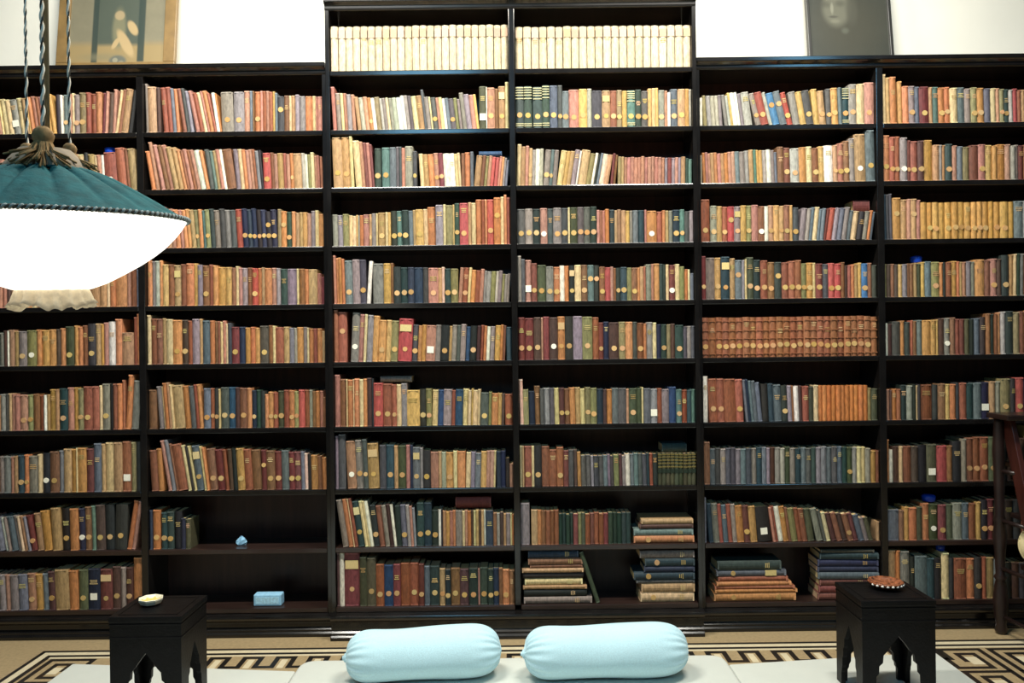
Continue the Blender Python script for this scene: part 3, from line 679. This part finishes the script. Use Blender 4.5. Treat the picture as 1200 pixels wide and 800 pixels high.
r = empty('ashtray', (-1.480, 3.235, .4525)); tag(r, 'small shallow white dish on the black table near leftmost bay', 'dish')
b = MB(); b.lathe([(0, 0), (.030, 0), (.040, .004), (.048, .018), (.049, .025), (.046, .026), (.040, .020), (.034, .014), (0, .012)], 8); b.build('bowl', M_white, r, bevel=.001)
b = MB(); b.lathe([(0, .0125), (.033, .0145), (.038, .0185)], 16); b.build('yellowed_lining', mat('yellowed_glaze', lin((.86, .76, .42)), .4), r)
r = empty('carved_dish', (1.552, 3.335, .4525)); tag(r, 'mottled brown shallow dish with glints shaped as white beads on the black table', 'dish')
b = MB(); b.lathe([(0, 0), (.044, 0), (.060, .010), (.070, .024), (.068, .028), (.060, .022), (.045, .012), (0, .010)], 28, fr=lambda a, i: 1 + .03 * math.sin(9 * a)); b.build('bowl', M_dish, r, smooth=True)
for q in range(9):  # white beads modelled in place of glints along the near rim
    a = -PI/2 + (q - 4) * .3
    b = MB(); b.lathe([(0, -.006), (.0055, -.003), (.0065, 0), (.0055, .003), (0, .006)], 8, M=Matrix.Translation((.0672*math.cos(a), .0672*math.sin(a), .019))); b.build('rim_glint', M_glint, r, smooth=True)

# ------------------------------------------------------------------ small things on the shelves
zs8, zs9 = zof(VROW[8], YS), zof(VROW[9], YS)
p = at(314.5, 700, YS + .05)
r = empty('carton', (p.x, YS + .060, zs9 + .0003)); tag(r, 'small pale blue cardboard box on the empty bottom shelf', 'box')
b = MB(); b.box(-.072, .072, -.03, .03, 0, .060); b.build('box_body', M_lblue, r, bevel=.006)
b = MB(); b.box(-.060, .060, -.0312, -.029, .012, .048); b.build('printed_label', mat('faded_print', lin((.66, .84, .93)), .7, .3, .2, 90), r)
p = at(283.5, 636, YS + .09)
b = MB(); rr = random.Random(3)
b.lathe([(0, 0), (.018, 0), (.026, .010), (.024, .026), (.012, .040), (0, .041)], 9, fr=lambda a, i: 1 + .22 * math.sin(3 * a + i * 7), fz=lambda a, i: .006 * math.sin(2 * a + i * 5) * (1 if i > .3 else 0))
o = b.build('crumpled_paper', M_lblue, loc=(p.x, YS + .09, zs8 + .0003)); tag(o, 'small crumpled pale blue paper on the half empty shelf', 'paper')
def blue_tub(x, y, w, h, bay, row, label):
    Y = YS; k = Y / F
    xc = uv(x, y)[0] * k
    top = max(b['pos'][2] + b['H'] * math.cos(b['th']) + b['W'] * abs(math.sin(b['th'])) for b in BOOKS if b['bay'] == bay and b['row'] == row and abs(b['tx'] - xc) < w * k * .53 + b['W'] / 2)
    o = empty('plastic_tub', (xc, Y + .075, top + .0005)); tag(o, label, 'tub', 'blue plastic tubs on the books')
    a = w * k / 2; hh = h * k
    b = MB(); b.lathe([(0, 0), (a * .9, 0), (a, hh * .3), (a, hh * .62), (0, hh * .62)], 20); b.build('tub', M_bluep, o, smooth=False)
    b = MB(); b.lathe([(a * 1.04, hh * .60), (a * 1.05, hh * .74), (a * .8, hh * .92), (a * .3, hh), (0, hh)], 20); b.build('lid', M_bluep, o, smooth=True)
blue_tub(121, 170, 13, 8, 0, 2, 'blue plastic tub on the books beside the hanging lamp')
blue_tub(1082, 305, 13, 8, 5, 4, 'blue plastic tub on books, sixth shelf up, rightmost bay')
blue_tub(1097, 587, 15, 8, 5, 8, 'blue plastic tub on books, second shelf up, rightmost bay')
blue_tub(1111, 647, 10, 7, 5, 9, 'blue plastic tub on books, bottom shelf, rightmost bay')

# ------------------------------------------------------------------ pictures standing on the side cases
def soft_ellipse(nt, co, cx, cz, rx, rz, soft, ang=0.0):
    mp = nt.nodes.new('ShaderNodeMapping'); mp.vector_type = 'TEXTURE'
    mp.inputs['Location'].default_value = (cx, 0, cz); mp.inputs['Rotation'].default_value = (0, ang, 0); mp.inputs['Scale'].default_value = (rx, 1000.0, rz)
    nt.links.new(co, mp.inputs[0])
    ln = nt.nodes.new('ShaderNodeVectorMath'); ln.operation = 'LENGTH'; nt.links.new(mp.outputs[0], ln.inputs[0])
    r = nt.nodes.new('ShaderNodeMapRange'); r.interpolation_type = 'SMOOTHSTEP'
    r.inputs[1].default_value = 1 + soft; r.inputs[2].default_value = 1 - soft; r.inputs[3].default_value = 0; r.inputs[4].default_value = 1
    nt.links.new(ln.outputs['Value'], r.inputs[0]); return r.outputs[0]
def soft_box(nt, co, x0, x1, z0, z1, soft=.004):
    sep = nt.nodes.new('ShaderNodeSeparateXYZ'); nt.links.new(co, sep.inputs[0])
    res = None
    for ax, lo, hi in ((0, x0, x1), (2, z0, z1)):
        for e0, e1 in ((lo - soft, lo + soft), (hi + soft, hi - soft)):
            r = nt.nodes.new('ShaderNodeMapRange'); r.inputs[1].default_value = e0; r.inputs[2].default_value = e1
            nt.links.new(sep.outputs[ax], r.inputs[0])
            if res is None: res = r.outputs[0]
            else:
                m = nt.nodes.new('ShaderNodeMath'); m.operation = 'MULTIPLY'; nt.links.new(res, m.inputs[0]); nt.links.new(r.outputs[0], m.inputs[1]); res = m.outputs[0]
    return res
def print_mat(name, base, layers, rough=.45):
    m = bpy.data.materials.new(name); m.use_nodes = True; nt = m.node_tree; p = nt.nodes['Principled BSDF']
    p.inputs['Roughness'].default_value = rough
    co = nt.nodes.new('ShaderNodeTexCoord').outputs['Object']
    n = nt.nodes.new('ShaderNodeTexNoise'); n.inputs['Scale'].default_value = 14; n.inputs['Detail'].default_value = 5; nt.links.new(co, n.inputs[0])
    mx = nt.nodes.new('ShaderNodeMix'); mx.data_type = 'RGBA'; nt.links.new(n.outputs[0], mx.inputs[0])
    mx.inputs[6].default_value = (*[c * .8 for c in lin(base)], 1); mx.inputs[7].default_value = (*[c * 1.2 for c in lin(base)], 1)
    cur = mx.outputs[2]
    for kind, args, col, st in layers:
        f = soft_ellipse(nt, co, *args) if kind == 'e' else soft_box(nt, co, *args)
        mu = nt.nodes.new('ShaderNodeMath'); mu.operation = 'MULTIPLY'; mu.inputs[1].default_value = st; nt.links.new(f, mu.inputs[0])
        x = nt.nodes.new('ShaderNodeMix'); x.data_type = 'RGBA'; nt.links.new(mu.outputs[0], x.inputs[0]); nt.links.new(cur, x.inputs[6]); x.inputs[7].default_value = (*lin(col), 1)
        cur = x.outputs[2]
    nt.links.new(cur, p.inputs['Base Color']); return m
ztop = zof(-328, YS)
def picture(name, xl_px, xr_px, y_px, Yb, H, fw, frame_m, print_m, lean, label, cat, mount=0.0):
    k = Yb / F
    xl, xr = uv(xl_px, y_px)[0] * k, uv(xr_px, y_px)[0] * k
    W = xr - xl
    r = empty(name, ((xl + xr) / 2, Yb, ztop + .0035), (-lean, 0, 0)); tag(r, label, cat)
    b = MB(); b.box(-W/2 + fw * .8, W/2 - fw * .8, .004, .012, fw * .5, H - fw * .5); b.build('print', print_m, r)
    t = .022
    for nm, (x0, x1, z0, z1) in (('frame_rail', (-W/2, W/2, 0, fw)), ('frame_rail', (-W/2, W/2, H - fw, H)), ('frame_rail', (-W/2, -W/2 + fw, fw, H - fw)), ('frame_rail', (W/2 - fw, W/2, fw, H - fw))):
        b = MB(); b.box(x0, x1, -.006, t, z0, z1); b.build(nm, frame_m, r, bevel=.003)
    return r
# object coordinates of the prints: x across, z up from the foot of the frame
s = YS / F * 1.03
def X(px, c): return (px - c) * s
def Z(py, y0=76): return (y0 - py) * s
cL = 134
pl = print_mat('faded_group_photograph', (.47, .45, .37), [
    ('b', (X(60, cL), X(210, cL), Z(90), Z(38), .02), (.58, .50, .34), .9),
    ('b', (X(110, cL), X(162, cL), Z(40), Z(-80), .012), (.24, .29, .26), .85),
    ('b', (X(104.5, cL), X(111.5, cL), Z(62), Z(-80), .004), (.19, .24, .22), .95),
    ('b', (X(158.5, cL), X(166.5, cL), Z(61), Z(-80), .004), (.19, .24, .22), .95),
    ('e', (X(118, cL), Z(55), .10, .02, .9), (.48, .46, .36), .6),
    ('e', (X(136, cL), Z(20), .035, .11, .35), (.46, .45, .35), .9),
    ('e', (X(144, cL), Z(38), .026, .085, .25, -.5), (.68, .59, .43), .95),
    ('e', (X(152, cL), Z(19), .022, .045, .25, -.5), (.68, .59, .43), .95),
    ('e', (X(132.5, cL), Z(38), .013, .035, .25, .5), (.68, .59, .43), .95),
    ('e', (X(136, cL), Z(3), .026, .026, .25), (.62, .55, .42), .9),
    ('e', (X(136, cL), Z(60), .045, .032, .25), (.36, .38, .35), .9),
    ('e', (X(133, cL), Z(59), .014, .014, .3), (.58, .56, .47), .8),
    ('e', (X(140, cL), Z(62), .014, .012, .3), (.52, .50, .42), .8)])
picture('framed_photograph', 64.5, 204, 74, 4.22, .62, .062, M_gold, pl, math.radians(7.5), 'faded brown photograph in a wide gilt frame, standing on the left case', 'picture')
cR = 999
pr = print_mat('dark_portrait_photograph', (.24, .25, .23), [
    ('e', (X(1000, cR), Z(30), .19, .20, .7), (.28, .275, .235), .7),
    ('e', (X(985, cR), Z(5), .072, .100, .28), (.40, .40, .35), .9),
    ('e', (X(1003, cR), Z(8), .030, .075, .5), (.30, .30, .265), .8),
    ('e', (X(973, cR), Z(0), .024, .016, .8), (.25, .25, .22), .5),
    ('e', (X(990, cR), Z(-1), .024, .016, .8), (.25, .25, .22), .5),
    ('e', (X(980, cR), Z(5), .008, .030, .5), (.52, .52, .46), .7),
    ('e', (X(981, cR), Z(15.5), .024, .006, .6), (.28, .275, .25), .8),
    ('e', (X(983, cR), Z(21), .022, .010, .6), (.46, .46, .40), .6),
    ('e', (X(994, cR), Z(33), .018, .016, .6), (.36, .37, .33), .7)], .3)
picture('framed_portrait', 948.5, 1048.5, 72, 4.225, .60, .018, M_blackframe, pr, math.radians(7.0), 'dark portrait photograph in a thin black frame, standing on the right case', 'picture')

# ------------------------------------------------------------------ wooden library steps at the right edge
XS = 2.445
r = empty('library_steps', (XS, 3.925, 0)); tag(r, 'dark wooden library steps with turned posts before the rightmost bay', 'steps')
WS = .44
def turned(nm, x, y, z1, m):
    b = MB(); pr_ = [(0, 0), (.016, 0), (.021, .02), (.017, .05), (.022, .10), (.026, .16), (.020, .24), (.015, .27), (.022, .285), (.015, .30), (.018, .40), (.024, .50), (.017, .56), (.022, .575), (.016, .60), (.018, .80), (.021, .92), (.016, z1 - .02), (.016, z1), (0, z1)]
    b.lathe([(a_ * 1.4, z_) for a_, z_ in pr_], 16, M=Matrix.Translation((x, y, 0))); return b.build(nm, m, r, smooth=True)
for sx in (0, WS): turned('turned_post', sx, .085, 1.085, M_darkbrown)
for sx in (.018, WS - .04):
    b = MB(); b.prism_x([(-.33, 0), (-.25, 0), (.10, 1.085), (.02, 1.085)], sx, sx + .026); b.build('stringer', M_brown, r, bevel=.003)
for zz in (.12, .36, .60, .85):
    yc = -.29 + zz * .315
    b = MB(); b.box(.046, WS - .042, yc - .07, yc + .175, zz - .012, zz + .012); b.build('tread', M_darkbrown, r, bevel=.004)
    b = MB(); b.tube([(0, .085, zz - .03), (.031, yc, zz - .03)], .011, 8); b.build('stretcher', M_darkbrown, r, smooth=True)
b = MB(); b.box(-.045, WS + .045, -.06, .115, 1.085, 1.112); b.build('top_platform', M_darkbrown, r, bevel=.005)
r = empty('round_cushion', (XS + .20, 3.735, .5625), (math.radians(-10), 0, 0)); tag(r, 'cream rounded cushion resting on the wooden steps at right edge', 'cushion')
r.location = (XS + .118, 3.874, .3735)
b = MB(); b.lathe([(0, -.028), (.06, -.034), (.088, -.026), (.097, 0), (.088, .026), (.06, .034), (0, .028)], 36, M=Matrix.Translation((0, 0, .097)) @ Matrix.Rotation(PI/2, 4, 'X')); b.build('cushion', M_creamc, r, smooth=True)
b = MB(); b.tube([(.0975*math.cos(2*PI*i/40), 0, .097 + .0975*math.sin(2*PI*i/40)) for i in range(40)], .004, 6, closed=True); b.build('piping', M_creamc, r, smooth=True)

# ------------------------------------------------------------------ hanging lamp
YL = 1.785
pL = at(57, 256, YL)
L = empty('hanging_lamp', pL); tag(L, 'lit hanging lamp with teal pleated top, white bowl shade and tassels', 'lamp')
q = YL / F
TILT = Matrix.Rotation(math.radians(4.0), 4, 'X') @ Matrix.Diagonal((.93, .93, 1, 1))
def fold(a): return abs(math.sin(a * 9 + .9 * math.sin(2 * a) + .4)) ** .45 - .75
def pleat(a, i): return 1 + .07 * fold(a) * (1 - i) ** 1.2 + .004 * math.sin(a * 41)
b = MB(); prof = [(.092, .106), (.118, .099), (.150, .087), (.190, .067), (.235, .043), (.275, .020), (.312, .000)]
b.lathe(prof, 260, fr=pleat, fz=lambda a, i: .016 * fold(a) * (1 - i) ** .7); b.build('pleated_cover', M_teal, L, smooth=True).data.transform(TILT)
b = MB(); b.lathe([(.055, .152), (.062, .146), (.085, .120), (.096, .106), (.097, .100), (.090, .100)], 48, fr=lambda a, i: 1 + .012 * math.sin(9 * a)); b.build('crown_cap', M_cap, L, smooth=True).data.transform(TILT)
b = MB(); b.tube([(.097*math.cos(2*PI*i/48), .097*math.sin(2*PI*i/48), .104) for i in range(48)], .004, 6, closed=True); b.build('crown_band', M_teal, L, smooth=True).data.transform(TILT)
n = 720
for ph, m in ((0, M_trim), (PI, M_cordd)):
    b = MB(); pts = []
    for i in range(n):
        a = 2 * PI * i / n; w_ = a * 130 + ph
        pts.append(((.313 + .0032 * math.cos(w_)) * math.cos(a), (.313 + .0032 * math.cos(w_)) * math.sin(a), -.001 + .0032 * math.sin(w_)))
    b.tube(pts, .0026 if ph else .0034, 5, closed=True); b.build('rim_braid', m, L, smooth=True).data.transform(TILT)
prof = [(.309, -.003), (.296, -.022), (.281, -.040), (.258, -.063), (.232, -.083), (.200, -.104), (.160, -.126), (.120, -.146), (.086, -.158), (.04, -.164), (0, -.165)]
b = MB(); b.lathe(prof, 120, fr=lambda a, i: 1 + .003 * math.sin(a * 30)); b.build('bowl_shade', M_glow, L, smooth=True).data.transform(TILT)
b = MB()
b.lathe([(.062, -.150), (.076, -.156), (.081, -.172), (.084, -.186), (.091, -.197), (.084, -.195), (.074, -.186), (.060, -.170)], 168,
        fr=lambda a, i: 1 + .16 * min(i, .75) * math.sin(a * 17 + .8 * math.sin(2 * a)) + .03 * i * math.sin(a * 41), fz=lambda a, i: .010 * i * math.sin(a * 3 + 1) + .006 * i * math.sin(a * 17) + .004 * i * math.sin(a * 7))
b.build('frill', M_frill, L, smooth=True).data.transform(TILT)
def tassel(x, y, z, sc_, nm='tassel'):
    T_ = MB()
    T_.lathe([(0, .024*sc_), (.007*sc_, .023*sc_), (.012*sc_, .018*sc_), (.0145*sc_, .011*sc_), (.0135*sc_, .004*sc_), (.010*sc_, -.002*sc_), (.012*sc_, -.006*sc_)], 30, M=Matrix.Translation((x, y, z)), fr=lambda a, i: 1 + .05 * math.sin(9 * a + i * 8))
    rr = random.Random(int(x * 1000) + 5)
    dx, dy = (x, y)
    for _ in range(120):
        a = rr.uniform(0, 2 * PI); s_ = rr.uniform(.5, 1); ln = rr.uniform(.024, .046) * sc_
        ox, oy = math.cos(a), math.sin(a)
        p0 = Vector((x + ox * .011 * sc_, y + oy * .011 * sc_, z))
        p1 = Vector((x + ox * .020 * sc_ * s_ + dx * .10, y + oy * .020 * sc_ * s_ + dy * .10, z - ln * .5))
        p2 = Vector((x + ox * .050 * sc_ * s_ + dx * .25, y + oy * .050 * sc_ * s_ + dy * .25, z - ln))
        T_.tube([p0, p1, p2], .0023, 4)
    T_.build(nm, M_rope, L, smooth=True)
def cord(x, y, z0, z1, rad):
    m_ = int((z1 - z0) / .004)
    for ph, mt in ((0, M_cordw), (PI, M_cordd)):
        b = MB(); b.tube([(x + rad * .55 * math.cos(i * .55 + ph), y + rad * .55 * math.sin(i * .55 + ph), z0 + (z1 - z0) * i / m_) for i in range(m_ + 1)], rad * (.85 if ph == 0 else .5), 5)
        b.build('twisted_cord', mt, L, smooth=True)
zc = 5.7 - pL.z
def lx(px, y=0.0): return at(px, 120, YL + y).x - pL.x
# the crown hangs on three cords around a central rod
tp = [(lx(31, .010), .010, .148, 1.0), (lx(81, .014), .014, .148, 1.0), (lx(50, -.046), -.046, .158, 1.5)]
for x, y, z, s_ in tp: tassel(x, y, z, s_)
for x, y, z, s_ in tp: cord(x, y, z + .02, zc - .03, .0030 if s_ < 1.2 else .0040)
b = MB(); b.tube([(lx(54.5, -.028), -.028, .13), (lx(54.5, -.028), -.028, zc - .012)], .0062, 12); b.build('rod', M_rod, L, smooth=True)
b = MB(); b.lathe([(0, zc - .04), (.03, zc - .038), (.055, zc - .022), (.07, zc - .008), (0, zc - .008)], 24, M=Matrix.Translation((0, -.01, 0))); b.build('ceiling_rose', M_rod, L, smooth=True)
b = MB(); b.lathe([(0, .02), (.018, .015), (.030, -.02), (.028, -.05), (.012, -.07), (0, -.072)], 20); b.build('bulb', M_glow, L, smooth=True)
